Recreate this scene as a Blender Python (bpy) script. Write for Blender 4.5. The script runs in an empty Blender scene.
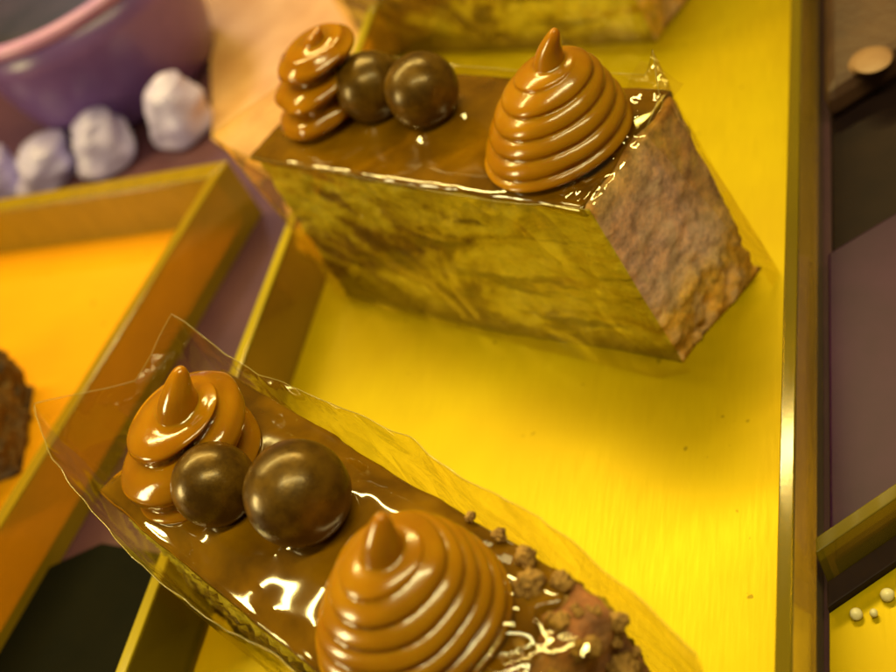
import bpy, bmesh, math, random
from math import pi, sin, cos, radians
from mathutils import Vector, Matrix, noise

S = 0.01                      # authoring unit is the centimetre, the scene is in metres
scene = bpy.context.scene
COL = scene.collection

# ------------------------------------------------------------------ camera
cam_d = bpy.data.cameras.new('camera')
cam = bpy.data.objects.new('camera', cam_d); COL.objects.link(cam)
right = Vector((0.89737354, 0.18072504, -0.40256575))
up = Vector((0.14884469, 0.73485128, 0.66169393))
back = Vector((0.41541062, -0.6537064, 0.63253613))
cam.matrix_world = Matrix(((right.x, up.x, back.x, 11.16454875*S),
                           (right.y, up.y, back.y, -17.56897077*S),
                           (right.z, up.z, back.z, 17.0*S), (0, 0, 0, 1)))
cam_d.sensor_fit = 'HORIZONTAL'; cam_d.sensor_width = 36.0
cam_d.lens = 36.0*1345/896
cam_d.clip_start = 0.005; cam_d.clip_end = 20
cam_d.dof.use_dof = True
cam_d.dof.focus_distance = 0.197
cam_d.dof.aperture_fstop = 17
scene.camera = cam

# ------------------------------------------------------------------ world
w = bpy.data.worlds.new('World'); scene.world = w; w.use_nodes = True
bg = w.node_tree.nodes['Background']
bg.inputs[0].default_value = (1.0, .80, .28, 1); bg.inputs[1].default_value = 0.075

# ------------------------------------------------------------------ lamps of the display case, plus an added background fill
def area(name, loc, target, sx, sy, power, col, roll=None):
    l = bpy.data.lights.new(name, 'AREA'); l.shape = 'RECTANGLE'
    l.size = sx*S; l.size_y = sy*S; l.energy = power; l.color = col
    o = bpy.data.objects.new(name, l); COL.objects.link(o)
    loc = Vector(loc); z = (loc-Vector(target)).normalized()
    x = Vector(roll or (1, 0, 0)); x = (x - z*x.dot(z)).normalized(); y = z.cross(x)
    o.matrix_world = Matrix(((x.x, y.x, z.x, loc.x*S), (x.y, y.y, z.y, loc.y*S), (x.z, y.z, z.z, loc.z*S), (0, 0, 0, 1)))
    return o
WARM = (1.0, .84, .34)
area('case_strip_lamp', (-12, 18, 36), (1, 0, 2), 56, 1.8, 3.1, (1.0, .78, .25), (.9, .46, .06))
area('case_front_lamp', (14, -14, 40), (5, -5, 0), 36, 2.5, 1.55, (1.0, .88, .40), (.9, .3, 0))
area('case_side_lamp', (-42, -22, 16), (0, -2, 3), 9, 14, 1.3, (1.0, .86, .40), (0, 1, 0))

sp = bpy.data.lights.new('background_fill', 'SPOT'); sp.energy = 2.6; sp.color = (.86, .80, 1.0); sp.spot_size = radians(38); sp.spot_blend = 1.0; sp.shadow_soft_size = .03  # unseen cool spot, added to turn the background violet
spo = bpy.data.objects.new('background_fill', sp); COL.objects.link(spo)
spo.location = Vector((-20, 34, 34))*S
spo.rotation_euler = (Vector((-13, 15, 0))-Vector((-20, 34, 34))).to_track_quat('-Z', 'Y').to_euler()

scene.view_settings.view_transform = 'Standard'; scene.view_settings.look = 'None'
scene.view_settings.exposure = -0.15; scene.view_settings.gamma = 1
scene.cycles.use_denoising = True
scene.cycles.caustics_reflective = False; scene.cycles.caustics_refractive = False
scene.cycles.max_bounces = 14; scene.cycles.transparent_max_bounces = 24

# ------------------------------------------------------------------ helpers
def link(name, verts, faces, mats, parent=None, smooth=True, midx=None):
    me = bpy.data.meshes.new(name)
    me.from_pydata([(v[0]*S, v[1]*S, v[2]*S) for v in verts], [], faces)
    for m in (mats if isinstance(mats, (list, tuple)) else [mats]): me.materials.append(m)
    me.polygons.foreach_set('use_smooth', [smooth]*len(me.polygons))
    if midx: me.polygons.foreach_set('material_index', midx)
    me.update()
    o = bpy.data.objects.new(name, me); COL.objects.link(o)
    if parent: o.parent = parent
    return o
def from_bm(name, bm, mats, parent=None, smooth=False):
    bm.normal_update()
    me = bpy.data.meshes.new(name); bm.to_mesh(me); bm.free()
    for v in me.vertices: v.co *= S
    for m in (mats if isinstance(mats, (list, tuple)) else [mats]): me.materials.append(m)
    me.polygons.foreach_set('use_smooth', [smooth]*len(me.polygons))
    o = bpy.data.objects.new(name, me); COL.objects.link(o)
    if parent: o.parent = parent
    return o
def empty(name, loc, rz, label, cat, group=None):
    o = bpy.data.objects.new(name, None); COL.objects.link(o)
    o.location = Vector(loc)*S; o.rotation_euler = (0, 0, rz); o.empty_display_size = .01
    return tag(o, label, cat, group)
def tag(o, label, cat, group=None):
    o['label'] = label; o['category'] = cat
    if group: o['group'] = group
    return o
def sm(a, b, x):
    t = max(0., min(1., (x-a)/(b-a))); return t*t*(3-2*t)
def fr(p, H=.8, oct=4): return noise.fractal(Vector(p), H, 2.0, oct)

# ------------------------------------------------------------------ materials
class N:
    """small node-building helper"""
    def __init__(s, name):
        s.m = bpy.data.materials.new(name); s.m.use_nodes = True
        s.t = s.m.node_tree; s.b = s.t.nodes['Principled BSDF']; s.out = s.t.nodes['Material Output']
        tc = s.t.nodes.new('ShaderNodeTexCoord'); s.obj = s.map(tc.outputs['Object'], (100, 100, 100))
    def map(s, vec, scale, loc=(0, 0, 0)):
        n = s.t.nodes.new('ShaderNodeMapping'); n.inputs['Scale'].default_value = scale; n.inputs['Location'].default_value = loc
        s.t.links.new(vec, n.inputs[0]); return n.outputs[0]
    def noise(s, scale, detail=4, rough=.55, vec=None, dist=0):
        n = s.t.nodes.new('ShaderNodeTexNoise'); n.inputs['Scale'].default_value = scale
        n.inputs['Detail'].default_value = detail; n.inputs['Roughness'].default_value = rough; n.inputs['Distortion'].default_value = dist
        s.t.links.new(vec or s.obj, n.inputs['Vector']); return n.outputs[0]
    def vor(s, scale, vec=None):
        n = s.t.nodes.new('ShaderNodeTexVoronoi'); n.inputs['Scale'].default_value = scale
        s.t.links.new(vec or s.obj, n.inputs['Vector']); return n.outputs[0]
    def ramp(s, fac, stops):
        n = s.t.nodes.new('ShaderNodeValToRGB'); e = n.color_ramp.elements
        while len(e) < len(stops): e.new(.5)
        for k, (p, c) in enumerate(stops):
            e[k].position = p; e[k].color = (*c, 1) if isinstance(c, tuple) else (c, c, c, 1)
        s.t.links.new(fac, n.inputs[0]); return n.outputs[0]
    def mix(s, fac, a, b, mode='MIX'):
        n = s.t.nodes.new('ShaderNodeMix'); n.data_type = 'RGBA'; n.blend_type = mode
        for val, i in ((fac, 0), (a, 6), (b, 7)):
            if isinstance(val, (int, float)): n.inputs[i].default_value = val
            elif isinstance(val, tuple): n.inputs[i].default_value = (*val, 1)
            else: s.t.links.new(val, n.inputs[i])
        return n.outputs[2]
    def math(s, op, a, b=0, c=None):
        n = s.t.nodes.new('ShaderNodeMath'); n.operation = op
        for k, val in enumerate((a, b, c)):
            if val is None: continue
            if isinstance(val, (int, float)): n.inputs[k].default_value = val
            else: s.t.links.new(val, n.inputs[k])
        return n.outputs[0]
    def sep(s, vec):
        n = s.t.nodes.new('ShaderNodeSeparateXYZ'); s.t.links.new(vec, n.inputs[0]); return n.outputs
    def set(s, **k):
        for key, v in k.items():
            key = key.replace('_', ' ')
            i = s.b.inputs[key]
            if isinstance(v, tuple): i.default_value = (*v, 1) if len(v) == 3 and i.type == 'RGBA' else v
            elif isinstance(v, (int, float)): i.default_value = v
            else: s.t.links.new(v, i)
        return s
    def bump(s, h, strength=.3, dist=.05, to=True):
        n = s.t.nodes.new('ShaderNodeBump'); n.inputs['Strength'].default_value = strength
        n.inputs['Distance'].default_value = dist*S
        s.t.links.new(h, n.inputs['Height'])
        if to: s.t.links.new(n.outputs[0], s.b.inputs['Normal'])
        return n.outputs[0]

def m_caramel(name, c1, c2, rough=.2, sss=.5):
    n = N(name)
    col = n.mix(n.ramp(n.noise(.9, 3), [(.35, 0.), (.65, 1.)]), c1, c2)
    n.set(Base_Color=col, Roughness=rough, Subsurface_Weight=sss, Subsurface_Radius=(1.0, .35, .08), Subsurface_Scale=.004,
          Coat_Weight=.3, Coat_Roughness=.05, IOR=1.5)
    n.bump(n.noise(7, 5, .6), .16, .03)
    return n.m
M_swirl = m_caramel('caramel', (.42, .185, .0015), (.33, .130, .001))
M_swirl_soft = m_caramel('soft caramel', (.40, .165, .0015), (.30, .112, .001), .12)

def m_glaze():
    n = N('caramel glaze')
    col = n.mix(n.ramp(n.noise(.7, 4), [(.38, 0.), (.62, 1.)]), (.10, .042, .0007), (.22, .098, .001))
    n.set(Base_Color=col, Roughness=.08, Subsurface_Weight=.08, Subsurface_Radius=(1, .4, .1), Subsurface_Scale=.002,
          Coat_Weight=.7, Coat_Roughness=.03)
    n.bump(n.noise(2.0, 1), .10, .05)
    return n.m
M_glaze = m_glaze()

def m_choc():
    n = N('chocolate')
    col = n.mix(n.ramp(n.noise(2.2, 5, .65), [(.4, 0.), (.62, 1.)]), (.060, .026, .002), (.13, .062, .004))
    r = n.ramp(n.noise(3.0, 4), [(.35, .26), (.65, .40)])
    n.set(Base_Color=col, Roughness=r, Coat_Weight=.25, Coat_Roughness=.22, Metallic=.15, Specular_Tint=(1, .75, .35))
    h = n.noise(9, 5, .6)
    n.bump(h, .22, .03)
    return n.m
M_choc = m_choc()

def m_cut(name='cake cut face', tone=(1, 1, 1), bs=.45):
    n = N(name)
    z = n.sep(n.obj)[2]
    zz = n.math('ADD', z, n.math('MULTIPLY', n.math('SUBTRACT', n.noise(1.1, 5, .6), .5), 1.6))
    lay = n.ramp(n.math('DIVIDE', zz, 4.4), [(.0, (.46, .24, .035)), (.22, (.58, .33, .055)), (.29, (.66, .42, .20)), (.38, (.66, .42, .32)), (.50, (.56, .33, .26)),
                                             (.78, (.52, .30, .22)), (.86, (.58, .36, .19)), (.93, (.36, .17, .06))])
    mot = n.ramp(n.noise(2.6, 6, .7), [(.3, (.45, .40, .34)), (.46, (1.0, .98, .92)), (.66, (1.75, 1.6, 1.25))])
    col = n.mix(1.0, lay, mot, 'MULTIPLY')
    ch = n.ramp(n.noise(1.2, 3, .5, n.map(n.obj, (1, 1, 1), (7, 3, 1)), 1.2), [(.50, 0.), (.66, 1.)])
    col = n.mix(n.math('MULTIPLY', n.math('MULTIPLY', ch, .55), n.ramp(n.math('DIVIDE', zz, 4.4), [(.80, 1.), (.92, 0.)])), col, (.66, .44, .28))
    col = n.mix(1.0, col, tone, 'MULTIPLY')
    n.set(Base_Color=col, Roughness=.6, Subsurface_Weight=.1, Subsurface_Radius=(1, .5, .2), Subsurface_Scale=.0015)
    h = n.math('ADD', n.noise(6, 8, .75), n.math('MULTIPLY', n.vor(9), .6))
    n.bump(h, bs, .05)
    return n.m
M_cut = m_cut('cake cut face', (1.12, 1.12, 1.2), .35)
M_cut_wet = m_cut('moist cake cut face', (.62, .48, .36), .8)

def m_side(name='cream side', off=(0, 0, 0)):
    n = N(name)
    o = n.map(n.obj, (1, 1, 1), off)
    st = n.noise(.36, 10, .62, n.map(o, (.8, .8, 1.4)), .9)
    col = n.ramp(st, [(.36, (.07, .035, .004)), (.43, (.22, .12, .008)), (.48, (.55, .40, .02)), (.55, (.72, .58, .05)), (.60, (.62, .44, .03)), (.66, (.36, .17, .012))])
    fine = n.ramp(n.noise(4.5, 10, .75, o), [(.3, .62), (.48, 1.0), (.65, 1.18)])
    col = n.mix(1.0, col, fine, 'MULTIPLY')
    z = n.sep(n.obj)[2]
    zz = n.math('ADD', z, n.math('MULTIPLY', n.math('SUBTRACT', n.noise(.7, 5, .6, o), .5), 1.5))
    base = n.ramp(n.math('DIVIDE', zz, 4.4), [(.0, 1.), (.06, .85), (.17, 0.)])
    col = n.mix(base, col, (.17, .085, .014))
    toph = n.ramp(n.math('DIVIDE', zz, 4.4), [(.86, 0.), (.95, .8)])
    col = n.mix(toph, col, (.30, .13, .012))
    streak = n.ramp(n.noise(.55, 4, .6, n.map(o, (.6, .6, 4.0), (4, 2, 9)), .6), [(.60, 0.), (.68, 1.)])
    col = n.mix(n.math('MULTIPLY', streak, .75), col, (.075, .035, .006))
    n.set(Base_Color=col, Roughness=.42, Subsurface_Weight=.1, Subsurface_Radius=(1, .5, .2), Subsurface_Scale=.0015)
    n.bump(n.noise(3, 6, .65), .5, .08)
    return n.m
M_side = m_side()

def m_crumb():
    n = N('biscuit crumb')
    col = n.ramp(n.noise(6, 5, .7), [(.3, (.16, .07, .012)), (.55, (.42, .22, .04)), (.75, (.55, .32, .08))])
    n.set(Base_Color=col, Roughness=.7); n.bump(n.noise(12, 6, .7), .8, .05)
    return n.m
M_crumb = m_crumb()

def m_acryl(name, col, trans=.55, rough=.12):
    n = N(name)
    st = n.noise(.6, 4, .6, n.map(n.obj, (6, .6, 2)))
    c = n.mix(n.ramp(st, [(.35, 0.), (.65, 1.)]), col, tuple(x*.88 for x in col))
    n.set(Base_Color=c, Transmission_Weight=trans, Specular_IOR_Level=.5, Roughness=n.ramp(st, [(.3, rough), (.7, rough*2)]), IOR=1.45)
    return n.m
def m_film(tint=(.965, .93, .66), wr=.75):
    n = N('clear acetate film')
    t = n.t; t.nodes.remove(n.b)
    rid = n.math('ABSOLUTE', n.math('SUBTRACT', n.noise(.55, 2, .45, None, .6), .5))
    nrm = n.bump(n.math('ADD', n.math('MULTIPLY', rid, 2.2), n.math('MULTIPLY', n.noise(2.2, 2), .12)), wr, .16, False)
    lw = t.nodes.new('ShaderNodeLayerWeight'); lw.inputs[0].default_value = .5; t.links.new(nrm, lw.inputs['Normal'])
    f2 = n.math('ADD', n.math('MULTIPLY', n.math('POWER', lw.outputs['Facing'], 3.0), .60), .09)
    tr = t.nodes.new('ShaderNodeBsdfTransparent'); tr.inputs[0].default_value = (*tint, 1)
    gl = t.nodes.new('ShaderNodeBsdfGlossy'); gl.inputs['Roughness'].default_value = .04; t.links.new(nrm, gl.inputs['Normal'])
    gl.inputs[0].default_value = (1, .97, .85, 1)
    mx = t.nodes.new('ShaderNodeMixShader'); t.links.new(f2, mx.inputs[0]); t.links.new(tr.outputs[0], mx.inputs[1]); t.links.new(gl.outputs[0], mx.inputs[2])
    t.links.new(mx.outputs[0], n.out.inputs[0])
    return n.m
M_film = m_film()
M_filmedge = m_acryl('film cut edge', (.80, .66, .22), .6, .08)

def m_gold(name, c1, c2, rough=(.38, .46), metal=.4, brush=(1, 30, 30)):
    n = N(name)
    br = n.noise(1.2, 5, .6, n.map(n.obj, brush))
    col = n.mix(n.ramp(n.noise(.25, 3), [(.35, 0.), (.65, 1.)]), c1, c2)
    col = n.mix(1.0, col, n.ramp(br, [(.3, .965), (.7, 1.02)]), 'MULTIPLY')
    sp_ = n.ramp(n.noise(3.2, 2, .5, n.map(n.obj, (1, 1, 1), (3, 8, 2))), [(.735, 1.), (.76, .55)])
    col = n.mix(1.0, col, sp_, 'MULTIPLY')
    n.set(Base_Color=col, Metallic=metal, Roughness=n.ramp(br, [(.3, rough[0]), (.7, rough[1])]), Specular_IOR_Level=.15)
    n.bump(br, .02, .02)
    return n.m
M_floor = m_gold('brushed yellow tray', (.52, .385, .0003), (.47, .325, .0003), brush=(14, 1, 14))
M_amber = m_gold('amber tray', (.82, .36, .002), (.78, .32, .002), (.4, .5), .25)

M_wall = m_acryl('yellow acrylic', (.80, .56, .03), .82, .06)
M_wall_amber = m_acryl('amber acrylic', (.62, .38, .012), .55, .10)
M_edge = m_acryl('polished acrylic edge', (.70, .52, .03), .4, .08)
M_pale = m_acryl('pale lit acrylic', (.95, .74, .34), .78, .08)

def m_plain(name, c1, c2, rough=.4, scale=1.0, bump=.1, coat=0, metal=0, spec=.5):
    n = N(name)
    n.set(Base_Color=n.mix(n.ramp(n.noise(scale, 5, .6), [(.35, 0.), (.65, 1.)]), c1, c2), Roughness=rough, Coat_Weight=coat, Coat_Roughness=.1, Metallic=metal, Specular_IOR_Level=spec)
    n.bump(n.noise(scale*6, 4), bump, .05)
    return n.m
M_table = m_plain('mauve shelf', (.10, .038, .055), (.07, .025, .045), .45, .35, .04, spec=.25)
M_purple = m_plain('purple glaze', (.22, .11, .36), (.15, .07, .27), .3, .4, .03)
M_pink = m_plain('pink rim', (.48, .24, .48), (.38, .17, .42), .3, .5, .03)
M_darkfill = m_plain('dark berry filling', (.012, .010, .022), (.03, .02, .04), .5, .8, .3)
M_lav = m_plain('lavender cream', (.62, .55, .95), (.45, .38, .80), .35, .7, .2)
M_peach = m_plain('peach paper', (.66, .38, .18), (.50, .25, .09), .5, .5, .9)
M_blackslab = m_plain('near black slab', (.003, .003, .001), (.006, .005, .001), .75, .5, .1, spec=.08)
M_brown = m_plain('brown cake coat', (.10, .045, .022), (.07, .03, .018), .5, .9, .4)
M_darkcake = m_plain('dark crumbly cake', (.045, .02, .006), (.16, .08, .012), .7, 1.8, .9)
M_mauveboard = m_plain('mauve board', (.060, .012, .060), (.030, .006, .034), .42, .3, .03, spec=.2)
M_trim_shade = m_plain('dark plum trim and shade', (.022, .010, .008), (.012, .005, .006), .6, .6, .05, spec=.15)
M_pearl = m_plain('pearl sugar', (.85, .74, .42), (.80, .68, .36), .25, 1, .05)

# ------------------------------------------------------------------ the setting: shelf
def slab(name, poly, z0, z1, mat, parent=None, bev=.04):
    """prism over a polygon (counter-clockwise or not), edges bevelled"""
    bm = bmesh.new()
    f = bm.faces.new([bm.verts.new((x, y, z0)) for x, y in poly])
    r = bmesh.ops.extrude_face_region(bm, geom=[f])
    for v in r['geom']:
        if isinstance(v, bmesh.types.BMVert): v.co.z = z1
    bmesh.ops.recalc_face_normals(bm, faces=bm.faces)
    if bev: bmesh.ops.bevel(bm, geom=list(bm.edges), offset=bev, segments=2, affect='EDGES', profile=.5)
    return from_bm(name, bm, mat, parent)
sh = slab('shelf', [(-80, -60), (60, -60), (60, 80), (-80, 80)], -2.3, -.3, M_table, None, .1)
sh['kind'] = 'structure'

# ------------------------------------------------------------------ trays
def quad_tray(inner, outer, zf, h, label, fm, wm, em, order=(0, 1, 2, 3), name='pastry_tray', base=-.295):
    """floor plus four walls between an inner and an outer quadrilateral (world cm)"""
    cx = sum(p[0] for p in outer)/4; cy = sum(p[1] for p in outer)/4
    t = empty(name, (cx, cy, base), 0, label, 'tray', 'acrylic pastry trays')
    L = lambda p: (p[0]-cx, p[1]-cy)
    slab('floor_panel', [L(p) for p in inner], 0, zf-base, fm, t, .015)
    for k in order:
        a, b = inner[k], inner[(k+1) % 4]; c, d = outer[(k+1) % 4], outer[k]
        q = [L(p) for p in (a, b, c, d)]
        pale = k == 1 and em is M_edge                  # case light on this wall is put into a paler acrylic
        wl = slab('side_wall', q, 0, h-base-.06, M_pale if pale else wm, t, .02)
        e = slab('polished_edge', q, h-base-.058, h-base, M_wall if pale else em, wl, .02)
    return t
X0, X1, Y0, Y1 = -3.72, 7.34, -24, 21
T = .22
quad_tray([(X0+T, Y0+T), (X1-T, Y0+T), (X1-T, Y1-T), (X0+T, Y1-T)], [(X0, Y0), (X1, Y0), (X1, Y1), (X0, Y1)], 0, 1.6,
          'long brushed yellow tray carrying the three wrapped caramel slices', M_floor, M_wall, M_edge)
# amber tray at the left
quad_tray([(-6.78, 5.25), (-22, 6.9), (-24.5, -8.2), (-9.3, -9.8)], [(-6.42, 5.75), (-22.3, 7.4), (-25, -8.7), (-9.05, -10.3)], 0, 1.45,
          'amber orange tray with a dark crumbly cake, beside the yellow tray', M_amber, M_wall_amber, M_wall_amber)
# yellow display tray at the lower right: floor, raised back wall and a plum strip at its foot
ax = Vector((.81, .586)); ay = Vector((-.586, .81))
def rt(u, v): p = Vector((7.9, -6.6)) + ax*u + ay*v; return (p.x, p.y)
def on_x(v, x=7.47): u = (x-7.9+.586*v)/.81; return rt(u, v)
dt = empty('pastry_tray', (7.9, -6.6, -.295), 0, 'yellow tray with plum strip along its back wall, in the lower right corner', 'tray', 'acrylic pastry trays')
lq = lambda ps: [(x-7.9, y+6.6) for x, y in ps]
slab('floor_panel', lq([on_x(.0), rt(14, 0), rt(14, -10), (7.47, -16)]), 0, .295, M_floor, dt, .015)
slab('plum_strip', lq([on_x(.004), rt(14, .004), rt(14, .36), on_x(.36)]), 0, .42, M_trim_shade, dt, .02)
slab('back_wall', lq([on_x(.364), rt(14, .364), rt(14, .58), on_x(.58)]), 0, 1.15, M_wall, dt, .02)

# ------------------------------------------------------------------ slice parts
def cake_body(L, D, h, parent, seed, flare=0.0, mats=None, res=.085, crumb=1.):
    bm = bmesh.new(); key = {}
    nx, ny, nz = int(L/res), int(D/res), int(h/res)
    def V(i, j, k):
        kk = (i, j, k)
        if kk not in key: key[kk] = bm.verts.new((-L/2+L*i/nx, -D/2+D*j/ny, h*k/nz))
        return key[kk]
    def F(a, b, c, d, m): f = bm.faces.new((a, b, c, d)); f.material_index = m; f.smooth = True
    for i in range(nx):
        for k in range(nz):
            F(V(i, 0, k), V(i+1, 0, k), V(i+1, 0, k+1), V(i, 0, k+1), 0)
            F(V(i+1, ny, k), V(i, ny, k), V(i, ny, k+1), V(i+1, ny, k+1), 0)
        for j in range(ny):
            F(V(i, j, nz), V(i+1, j, nz), V(i+1, j+1, nz), V(i, j+1, nz), 1 if i > nx*.86 else 0)
            F(V(i, j+1, 0), V(i+1, j+1, 0), V(i+1, j, 0), V(i, j, 0), 0)
    for j in range(ny):
        for k in range(nz):
            F(V(nx, j, k), V(nx, j+1, k), V(nx, j+1, k+1), V(nx, j, k+1), 1)
            F(V(0, j+1, k), V(0, j, k), V(0, j, k+1), V(0, j+1, k+1), 1)
    for v in bm.verts:                                  # rounded corners
        p = v.co; r = .16
        q = Vector((max(-L/2+r, min(L/2-r, p.x)), max(-D/2+r, min(D/2-r, p.y)), max(r*.5, min(h-r, p.z))))
        dlt = p-q
        if dlt.length > 1e-6 and p.z > .01:
            v.co = q + dlt.normalized()*min(dlt.length, r)
    bm.normal_update()
    sd = Vector((seed*7.3, seed*3.1, seed*5.7)); mv = []
    for v in bm.verts:
        p = v.co; e = sm(L/2-.35, L/2-.05, abs(p.x))
        low = 1-sm(.7, 1.5, p.z+.4*noise.noise(p*1.1+sd))
        a = fr(p*1.3+sd)*.05
        c = crumb*fr(p*(3.2 if crumb < 1.2 else 6.0)+sd, .5, 6)*(.040-.012*e+.055*low*(.35+.65*e)) + .015*e*noise.noise(p*7+sd) + noise.cell(p*8.5+sd)*.02*low*e
        f = 1 if p.z > .03 else 0
        mv.append(v.normal*(a+c)*f)
    for v, m in zip(bm.verts, mv):
        if v.co.z > h-.30 and v.co.x < L*.36 and m.z > 0: m = m*.0
        v.co += m
        if v.co.z > h and v.co.x < L*.40: v.co.z = h-.02
        if v.co.z < .0: v.co.z = 0
        g = (1-v.co.z/h)*sm(-L*.1, L/2, v.co.x)
        v.co.x += flare*g*(.35+.65*sm(-D/2, D/2, v.co.y)); v.co.y += .75*flare*g*sm(D/2, -D/2, v.co.y)
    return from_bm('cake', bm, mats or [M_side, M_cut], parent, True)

def glaze(L, D, h, parent, seed, bumps, amp=.05, res=.06, trim=.12, eh=.13):
    nx, ny = int(L/res), int(D/res); vs = []; fs = []
    sd = Vector((seed*3.3, seed*9.1, 0))
    for i in range(nx+1):
        for j in range(ny+1):
            x = (-.5+i/nx)*L; y = (-.5+j/ny)*D
            ed = min(L/2-abs(x), D/2-abs(y)); c = min(1, ed/(.42+.22*noise.noise(Vector((x*.9, y*.9, seed+2)))))
            z = h-.01 + (eh*c*c*(3-2*c) if eh > .1 else .03 + eh*(1-(1-c)**2))
            z += amp*noise.noise(Vector((x*.75+sd.x, y*1.0+sd.y, seed)))*min(1, ed/.3) + .14*amp*noise.noise(Vector((x*1.9, y*1.9, seed)))*min(1, ed/.3)
            for bx, by, br, bh in bumps:
                d = math.hypot(x-bx, y-by)
                z += 1.3*bh*math.exp(-max(0, d-br)/.14) if d > br else 1.3*bh
            n1 = noise.noise(Vector((x*1.1, y*1.1, seed+5))); n2 = noise.noise(Vector((x*3.3, y*3.3, seed+9)))
            z += (1-c)**2*.03*n1*(1 if eh > .1 else .3)
            ku = 1+(.030*n1+.012*n2)*(1-c); e = .06*n2*(1-c)
            xx = x - (trim*(1+1.2*n1+.6*n2))*sm(L*.3, L*.5, x)
            vs.append((xx+e, y*ku, z))
    idx = lambda i, j: i*(ny+1)+j
    for i in range(nx):
        for j in range(ny): fs.append((idx(i, j), idx(i+1, j), idx(i+1, j+1), idx(i, j+1)))
    rim = [idx(i, 0) for i in range(nx)]+[idx(nx, j) for j in range(ny)]+[idx(i, ny) for i in range(nx, 0, -1)]+[idx(0, j) for j in range(ny, 0, -1)]
    prev = rim
    for st in (1, 2, 3):
        cur = []
        for r in rim:
            x, y, z = vs[r]
            drip = .10+.13*max(0, noise.noise(Vector((x*.8+sd.x, y*.8+sd.y, 4.)))+.35)
            f = st/3; o = [.03, .035, -.03][st-1]
            nn = Vector((sm(L/2-.1, L/2, abs(x))*(1 if x > 0 else -1), sm(D/2-.1, D/2, abs(y))*(1 if y > 0 else -1)))
            if nn.length: nn.normalize()
            vs.append((x+nn.x*o, y+nn.y*o, z-drip*f*1.2)); cur.append(len(vs)-1)
        n = len(rim)
        for q in range(n): fs.append((prev[(q+1) % n], prev[q], cur[q], cur[(q+1) % n]))
        prev = cur
    return link('caramel_glaze', vs, fs, M_glaze, parent)

def swirl(parent, x, y, z, R, H, turns, lean, groove, mat, seed, peak=.82, power=.8, peak_r=.14, curl=(0, 0), wob=.04, start=0., helix=1.):
    rows, seg = 190, 120; vs = []; fs = []
    for i in range(rows+1):
        t = i/rows
        for j in range(seg):
            th = 2*pi*j/seg
            ph = (t/peak)*turns - helix*th/(2*pi) + start
            if t < peak:
                s = t/peak
                prof = (1-s)**power*(1-peak_r)+peak_r*1.25
                prof *= sm(-.16, .10, s)*.35+.65
            else:
                s = (t-peak)/(1-peak)
                prof = peak_r*1.25*(1-.45*s)*math.sqrt(max(0, 1-s**3.5))
            f = ph % 1.0
            rope = math.sqrt(max(0, 1-(2*f-1)**2))
            fade = 1-sm(peak-.10, peak+.02, t)
            rr = R*prof + groove*(rope-.72)*fade*min(1, prof*1.8)*(1+.45*noise.noise(Vector((cos(th)*1.3, sin(th)*1.3+seed, t*9))))
            rr *= 1+wob*noise.noise(Vector((cos(th)*1.1+seed, sin(th)*1.1, t*3)))*fade
            rr = max(rr, 0)
            zz = H*(t if t < peak else t)
            zz += -groove*.35*(f-.5)*fade
            la = t**1.15
            cu = sm(peak, 1, t)**2
            vs.append((x+lean[0]*la+curl[0]*cu+rr*cos(th), y+lean[1]*la+curl[1]*cu+rr*sin(th), z+max(zz, -.05)))
    for i in range(rows):
        for j in range(seg):
            a = i*seg+j; b = i*seg+(j+1) % seg
            fs.append((a, b, b+seg, a+seg))
    fs.append(tuple(rows*seg+j for j in range(seg)))
    return link('caramel_swirl', vs, fs, mat, parent)

def ball(parent, x, y, z, r, seed):
    bm = bmesh.new(); bmesh.ops.create_uvsphere(bm, u_segments=64, v_segments=40, radius=r)
    for v in bm.verts:
        v.co *= 1+.012*fr(v.co*1.4+Vector((seed, 0, 0)))+.004*noise.noise(v.co*6+Vector((0, seed, 0)))
        v.co += Vector((x, y, z))
    return from_bm('chocolate_ball', bm, M_choc, parent, True)

def crumbs(parent, pts):
    for k, (x, y, z, r) in enumerate(pts):
        bm = bmesh.new(); bmesh.ops.create_icosphere(bm, subdivisions=4, radius=r)
        for v in bm.verts:
            v.co *= 1+.42*fr(v.co*(1.1/r)+Vector((k*3.1, 0, 0)), .6, 4)
            v.co += Vector((x, y, z))
        from_bm('crumb', bm, M_crumb, parent, True)

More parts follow.
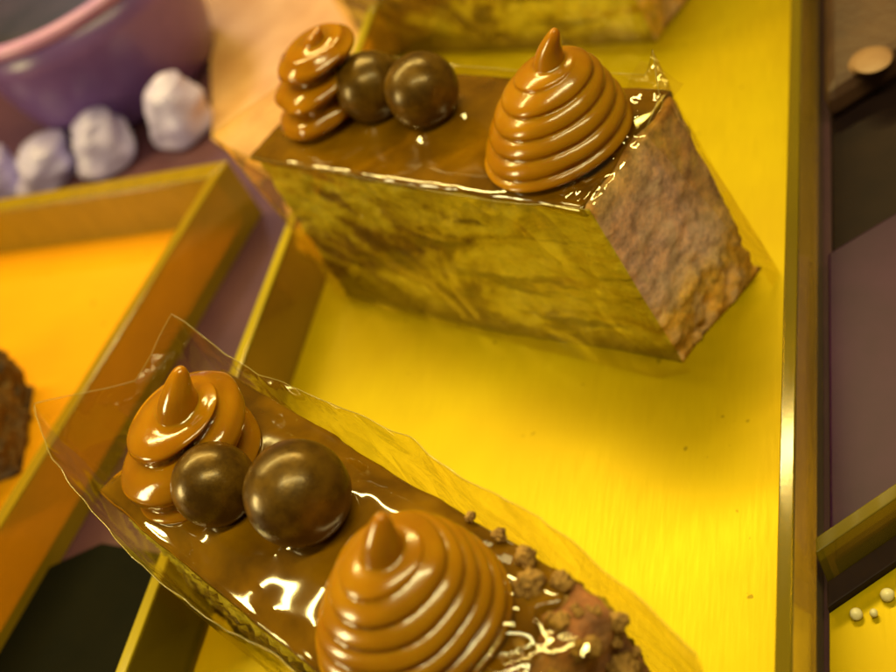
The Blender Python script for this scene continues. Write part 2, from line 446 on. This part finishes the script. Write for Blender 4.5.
def film(parent, pts, seed, closed=False, n_per=26, rows=26, bulge=.05, wr=.03):
    """ribbon of acetate: pts = (bottom x, y, z, top x, y, z) round the slice"""
    cols = []
    n = len(pts); last = n if closed else n-1
    def at(k): return pts[k % n] if closed else pts[max(0, min(n-1, k))]
    for k in range(last):
        for q in range(n_per):
            t = q/n_per; t2 = t
            p0, p1, p2, p3 = at(k-1), at(k), at(k+1), at(k+2)
            lin = [a+(b-a)*t for a, b in zip(p1, p2)]
            cr = [.5*((2*b)+(-a+c)*t+(2*a-5*b+4*c-d)*t*t+(-a+3*b-3*c+d)*t**3) for a, b, c, d in zip(p0, p1, p2, p3)]
            cols.append([.85*a+.15*b for a, b in zip(lin, cr)])
    if not closed: cols.append(list(pts[-1]))
    vs = []; fs = []
    for c in cols:
        b = Vector(c[:3]); t_ = Vector(c[3:])
        for r in range(rows+1):
            f = r/rows; p = b.lerp(t_, f)
            out = Vector((p.x*.25, p.y, 0)); out = out.normalized() if out.length else Vector((0, 1, 0))
            p = p + out*(bulge*sin(pi*f) + wr*(.25+f)*fr(p*.75+Vector((seed, 0, 0)), .9, 3) + wr*1.1*f*(abs(noise.noise(Vector((p.x*1.05+seed, p.y*1.05, p.z*.9))))-.2))
            p.z = max(p.z + 0.03*f**4*noise.noise(Vector((p.x*.8, p.y*.8, seed))), .012)
            vs.append(p)
    R1 = rows+1; m = len(cols)
    for k in range(m if closed else m-1):
        for r in range(rows):
            a = k*R1+r; b = ((k+1) % m)*R1+r
            fs.append((a, b, b+1, a+1))
    mi = [0]*len(fs)
    tops = [vs[k*R1+rows] for k in range(m)]                # the cut edge of the sheet has a little thickness
    e0 = len(vs); er = .006
    for k in range(m):
        a = tops[(k-1) % m if closed else max(0, k-1)]; b = tops[(k+1) % m if closed else min(m-1, k+1)]
        d = (b-a); d = d.normalized() if d.length else Vector((1, 0, 0))
        u_ = d.orthogonal().normalized(); v_ = d.cross(u_)
        for q in range(5): vs.append(tops[k]+er*(cos(2*pi*q/5)*u_+sin(2*pi*q/5)*v_))
    for k in range(m if closed else m-1):
        for q in range(5):
            a = e0+k*5; b = e0+((k+1) % m)*5
            fs.append((a+q, a+(q+1) % 5, b+(q+1) % 5, b+q)); mi.append(1)
    return link('film_wrap', vs, fs, [M_film, M_filmedge], parent, True, mi)

def film_sheet(parent, x0, x1, y0, y1, zf, seed, amp=.10):
    nx, ny = 26, 70; vs = []; fs = []
    for i in range(nx+1):
        for j in range(ny+1):
            f = i/nx; y = y0+(y1-y0)*j/ny; x = x0+(x1-x0)*f + .10*noise.noise(Vector((y*1.3, seed, 0)))*(1-f)
            z = zf(f, j/ny) + amp*sin(pi*min(1, f*1.05))*(abs(noise.noise(Vector((x*2.1+seed, y*1.5, 0))))*2-.4) + .03*abs(noise.noise(Vector((x*5, y*4, seed))))
            vs.append((x, y, z))
    for i in range(nx):
        for j in range(ny):
            a = i*(ny+1)+j; fs.append((a, a+ny+1, a+ny+2, a+1))
    return link('film_flap', vs, fs, M_film, parent)

GRP = 'caramel topped cake slices'
HT = 4.05
# ------------------------------------------------------------------ middle slice
t = empty('cake_slice', (1.508, 1.212, .004), -.455, 'whole caramel slice in the middle, its pinkish crumb end and yellowish long side showing', 'cake', GRP)
L, D = 8.4, 2.8
cake_body(L, D, HT, t, 1.0, .45)
glaze(L+.04, D+.04, HT, t, 1.0, [(2.75, -.1, 1.2, .06), (-3.0, -.35, .7, .06), (-1.6, .12, .5, .07), (-.24, .12, .55, .08)], .012, eh=.035)
swirl(t, 2.78, -.15, HT+.12, 1.30, 2.20, 5.2, (.62, .25), .10, M_swirl, 1, .72, .50, .165, (.12, .0))
swirl(t, -3.0, -.34, HT+.10, .74, 1.95, 3.0, (.74, .42), .40, M_swirl_soft, 2, .88, .10, .24, (.06, .05), .10, .0, .12)
ball(t, -1.60, .12, HT+.12+.60, .67, 1); ball(t, -.24, .12, HT+.14+.62, .68, 2)
film(t, [(4.62, -1.22, .0, 4.28, -1.48, 4.12), (4.1, -1.50, 0, 4.0, -1.49, 4.14), (2, -1.53, 0, 2, -1.49, 3.98), (-1.5, -1.53, 0, -1.5, -1.49, 4.05), (-4.25, -1.50, 0, -4.25, -1.48, 4.12),
         (-4.75, -.9, .3, -4.95, -1.5, 4.6), (-4.36, .9, 0, -4.45, .9, 4.4), (-4.2, 1.50, 0, -4.2, 1.5, 4.35), (0, 1.52, 0, 0, 1.5, 4.2), (3.6, 1.52, 0, 3.6, 1.5, 4.3),
         (4.4, 1.52, 0, 4.05, 1.40, 4.95), (5.05, 1.35, 0, 4.36, .85, 4.5), (5.08, 1.0, 0, 4.34, .25, 4.22)], 3)

film_sheet(t, 3.75, 4.42, -1.46, 1.42, lambda f, g: HT+.20+.34*g**2*(1-f)+.10*(1-f), 4)

# ------------------------------------------------------------------ front slice
t = empty('cake_slice', (1.38, -7.76, .004), -.6005, 'nearest caramel slice, dark glaze, loose crumpled film, cut off by the lower edge', 'cake', GRP)
L, D = 8.9, 2.72
cake_body(L, D, HT, t, 2.0, .2, crumb=1.7, mats=[M_side, M_cut_wet])
glaze(L+.04, D+.04, HT, t, 2.0, [(2.4, -.2, 1.25, .05), (-3.0, -.2, .9, .05), (-1.6, -.3, .5, .07), (-.05, .2, .62, .08)], .10, trim=.42)
swirl(t, 2.45, -.22, HT+.12, 1.30, 2.10, 6.0, (.34, .30), .105, M_swirl, 5, .74, .50, .17, (.0, .1), .05, .4)
swirl(t, -3.02, -.22, HT+.10, 1.06, 1.9, 1.7, (.55, .55), .30, M_swirl_soft, 7, .66, .26, .27, (.0, .12), .06, .55)
ball(t, -1.62, -.36, HT+.12+.58, .62, 3); ball(t, -.05, .18, HT+.14+.68, .74, 4)
crumbs(t, [(3.45, 1.0, HT+.14, .18), (3.1, 1.28, HT+.12, .13), (3.75, 1.25, HT+.1, .12), (4.1, .8, HT+.06, .11), (4.3, 1.2, HT-.1, .13), (2.5, 1.36, HT+.08, .09),
           (1.9, 1.38, HT+.06, .07), (4.45, .2, HT-.05, .12), (4.5, -.5, HT-.1, .12), (4.55, 1.0, 3.2, .2), (4.55, .3, 2.6, .22)])
random.seed(11)
crumbs(t, [(random.uniform(3.7, 4.5), random.uniform(-1.2, 1.25), HT+random.uniform(-.04, .06), random.choice((.04, .05, .07, .10))) for _ in range(44)])
crumbs(t, [(4.5+random.uniform(-.05, .12), random.uniform(-1.2, 1.3), random.uniform(2.6, HT), random.choice((.06, .08, .11))) for _ in range(26)])
film(t, [(5.0, -1.3, .0, 4.9, -1.4, 4.2), (4.4, -1.55, 0, 4.4, -1.6, 4.4), (1.2, -1.5, 0, 1.2, -1.62, 4.35), (-.3, -1.5, 0, -.3, -1.75, 4.25), (-2.1, -1.48, 0, -2.1, -1.85, 4.45),
         (-4.5, -1.46, 0, -5.0, -1.55, 4.75), (-4.85, -1.0, 0, -6.15, -1.05, 5.0), (-4.6, .0, 0, -5.3, .3, 4.5), (-4.7, 1.2, 0, -5.35, 1.5, 4.95), (-4.2, 1.46, 0, -4.2, 1.5, 4.55),
         (-3.2, 1.46, 0, -3.2, 1.5, 4.5), (-1.4, 1.48, 0, -1.4, 1.62, 4.62), (.2, 1.46, 0, .3, 1.80, 4.45), (1.5, 1.46, 0, 1.5, 1.68, 4.45), (2.9, 1.46, 0, 2.95, 1.74, 4.35), (4.4, 1.48, 0, 4.6, 1.62, 4.1), (5.2, 1.2, 0, 5.5, 1.5, 3.6)], 11, wr=.045)

film_sheet(t, 3.35, 4.75, -1.50, .75, lambda f, g: HT+.30-.10*f, 8, .14)

# ------------------------------------------------------------------ back slice
t = empty('cake_slice', (-.10, 11.05, .004), -.35, 'blurred caramel slice farthest from the viewer, cut off by the upper edge', 'cake', GRP)
L, D = 8.6, 2.8
cake_body(L, D, HT, t, 3.0, .3, res=.11)
glaze(L+.04, D+.04, HT, t, 3.0, [(2.7, 0, 1.2, .05), (-3, 0, .7, .05)], .06, .09)
swirl(t, 2.7, -.1, HT+.12, 1.2, 2.2, 5.4, (.4, .25), .16, M_swirl, 9, .80, .72, .15, (.2, .05))
swirl(t, -3.1, -.1, HT+.10, .7, 1.9, 3.1, (.5, .4), .30, M_swirl_soft, 10, .86, .45, .22, (.15, .1))
ball(t, -1.7, .03, HT+.12+.56, .60, 5); ball(t, -.24, .12, HT+.14+.62, .68, 6)
film(t, [(4.9, -1.3, .0, 4.5, -1.36, 4.1), (4.4, -1.6, .0, 4.35, -1.48, 4.12), (0, -1.53, 0, 0, -1.49, 4.15), (-4.3, -1.5, 0, -4.3, -1.48, 4.3), (-4.7, -.6, 0, -4.8, -.8, 4.5), (-4.3, 1.5, 0, -4.3, 1.5, 4.4), (0, 1.52, 0, 0, 1.5, 4.2), (4.4, 1.52, 0, 4.4, 1.5, 4.6)], 21)

# ------------------------------------------------------------------ cake in the amber tray
bm = bmesh.new(); bmesh.ops.create_cube(bm, size=1); bmesh.ops.subdivide_edges(bm, edges=bm.edges, cuts=40, use_grid_fill=True)
for v in bm.verts:
    v.co = Vector((v.co.x*5.2, v.co.y*2.9, (v.co.z+.5)*2.6))
bm.normal_update()
for v in bm.verts:
    if v.co.z > .02: v.co += v.normal*(.22*fr(v.co*1.2)+.10*fr(v.co*3.4, .6))
ck = from_bm('dark_cake', bm, M_darkcake, None, True)
ck.location = Vector((-13.0, -1.6, .004))*S; ck.rotation_euler = (0, 0, .35)
tag(ck, 'dark crumbly brown cake in the amber tray, cut off by the left edge', 'cake')

# ------------------------------------------------------------------ things on the shelf behind and beside
def lathe(name, prof, mat, parent=None, seg=64, caps=True):
    vs = []; fs = []
    for r, z in prof:
        for j in range(seg): vs.append((r*cos(2*pi*j/seg), r*sin(2*pi*j/seg), z))
    for i in range(len(prof)-1):
        for j in range(seg):
            a = i*seg+j; b = i*seg+(j+1) % seg; fs.append((a, b, b+seg, a+seg))
    if caps: fs.append(tuple(range(seg))[::-1]); fs.append(tuple((len(prof)-1)*seg+j for j in range(seg)))
    return link(name, vs, fs, mat, parent)
t = empty('dessert_cup', (-13.6, 13.6, -.295), 0, 'large purple cup with pink rim and dark filling, in the upper left corner', 'cup')
lathe('cup_body', [(2.6, 0), (2.9, .3), (3.3, 1.6), (3.6, 3), (3.75, 3.8)], M_purple, t)
lathe('cup_rim', [(3.35, 3.81), (3.7, 3.81), (3.9, 4.0), (3.85, 4.2), (3.6, 4.25), (3.4, 4.15), (3.35, 3.81)], M_pink, t, caps=False)
lathe('filling', [(3.32, 3.4), (3.3, 3.82), (2.4, 3.9), (.6, 3.94)], M_darkfill, t)

def kiss(x, y, r, h, label, seed):
    k = swirl(None, 0, 0, 0, r, h, 1, (.25, .1), .03, M_lav, seed, .9, .36, .40, wob=.28)
    k.name = 'cream_kiss'; k.location = (x*S, y*S, -.295*S)
    tag(k, label, 'cream kiss', 'pale cream kisses on the shelf behind the amber tray')
kiss(-12.9, 9.7, .85, 1.7, 'bluish white cream kiss in front of the purple cup, behind the amber tray wall', 31)
kiss(-15.1, 9.7, .95, 1.3, 'pale cream kiss second from the left edge behind the amber tray', 32)
kiss(-10.4, 10.2, .80, 1.9, 'pale bluish cream kiss at the left margin of the peach card', 33)
kiss(-16.9, 9.6, .8, 1.5, 'greyish cream kiss at the left edge of the picture behind the amber tray', 34)

def board(name, pts, z0, z1, mat, label, cat):
    cx = sum(p[0] for p in pts)/len(pts); cy = sum(p[1] for p in pts)/len(pts)
    o = slab(name, [(x-cx, y-cy) for x, y in pts], 0, z1-z0, mat, None, .05)
    o.location = (cx*S, cy*S, z0*S)
    return tag(o, label, cat)
board('peach_card', [(-17.5, 24), (-4, 22), (-4, 3.2), (-4.9, 3.9), (-6.1, 6.6), (-9.2, 9.4), (-11.0, 14.2)], -.295, -.15, M_peach, 'pale peach card lying on the shelf behind the amber tray', 'card')
board('black_slab', [(-8.85, -4.9), (-7.0, -4.15), (-3.95, -4.9), (-3.95, -15), (-8.8, -15)], -.295, -.10, M_blackslab, 'nearly black slab lying between the amber tray and the yellow tray', 'board')  # flat near-black slab covering the shelf between the trays
board('mauve_board', [(7.5, .4), (16, 5.65), rt(10, .7), on_x(.7, 7.5)], -.295, .1, M_mauveboard, 'glossy mauve board on the shelf right of the yellow tray', 'board')
o = board('shade_slab', [(7.5, .5), (16, 5.75), (16, 16), (7.5, 16)], -.295, -.2, M_trim_shade, 'dark plum slab put in for the shaded shelf beyond the mauve board at the right', 'board')  # dark slab added for the shade on the shelf here
t = empty('brown_cake', (9.0, 8.0, -.195), 0, 'blurred brown coated cake with a peach highlight blob at the upper right', 'cake')
slab('cake_coat', [(-1.48, -3.7), (2.4, -1.0), (2.2, 4.5), (-1.48, 4.5)], 0, .8, M_brown, t, .25)
k = swirl(t, -.62, -2.75, .70, .42, .26, 1, (.2, -.5), .02, M_brown, 41, .9, .4, .5)  # peach lump that models the highlight on the brown cake
k['label'] = 'peach blob shaped as a highlight'; k.data.materials.clear(); k.data.materials.append(m_plain('dull peach highlight', (.34, .19, .10), (.24, .12, .06), .5, .6)); k.name = 'highlight_blob'

random.seed(5)
for k, (x, y, lab) in enumerate([(7.86, -7.0, 'pearl sugar grain in the small yellow tray, nearest its plum wall'), (8.3, -6.72, 'pearl sugar grain in the small yellow tray, closest to the right edge of the picture'),
                             (8.1, -7.0, 'pearl sugar grain between the others in the small yellow tray')]):
    bm = bmesh.new(); bmesh.ops.create_icosphere(bm, subdivisions=3, radius=(.09, .10, .06)[k])
    for v in bm.verts: v.co *= 1+.15*noise.noise(v.co*9+Vector((k, 0, 0)))
    p = from_bm('pearl_sugar', bm, M_pearl, None, True); p.location = (x*S, y*S, .07*S)
    tag(p, lab, 'sugar pearl', 'pearl sugar grains in the small yellow tray')
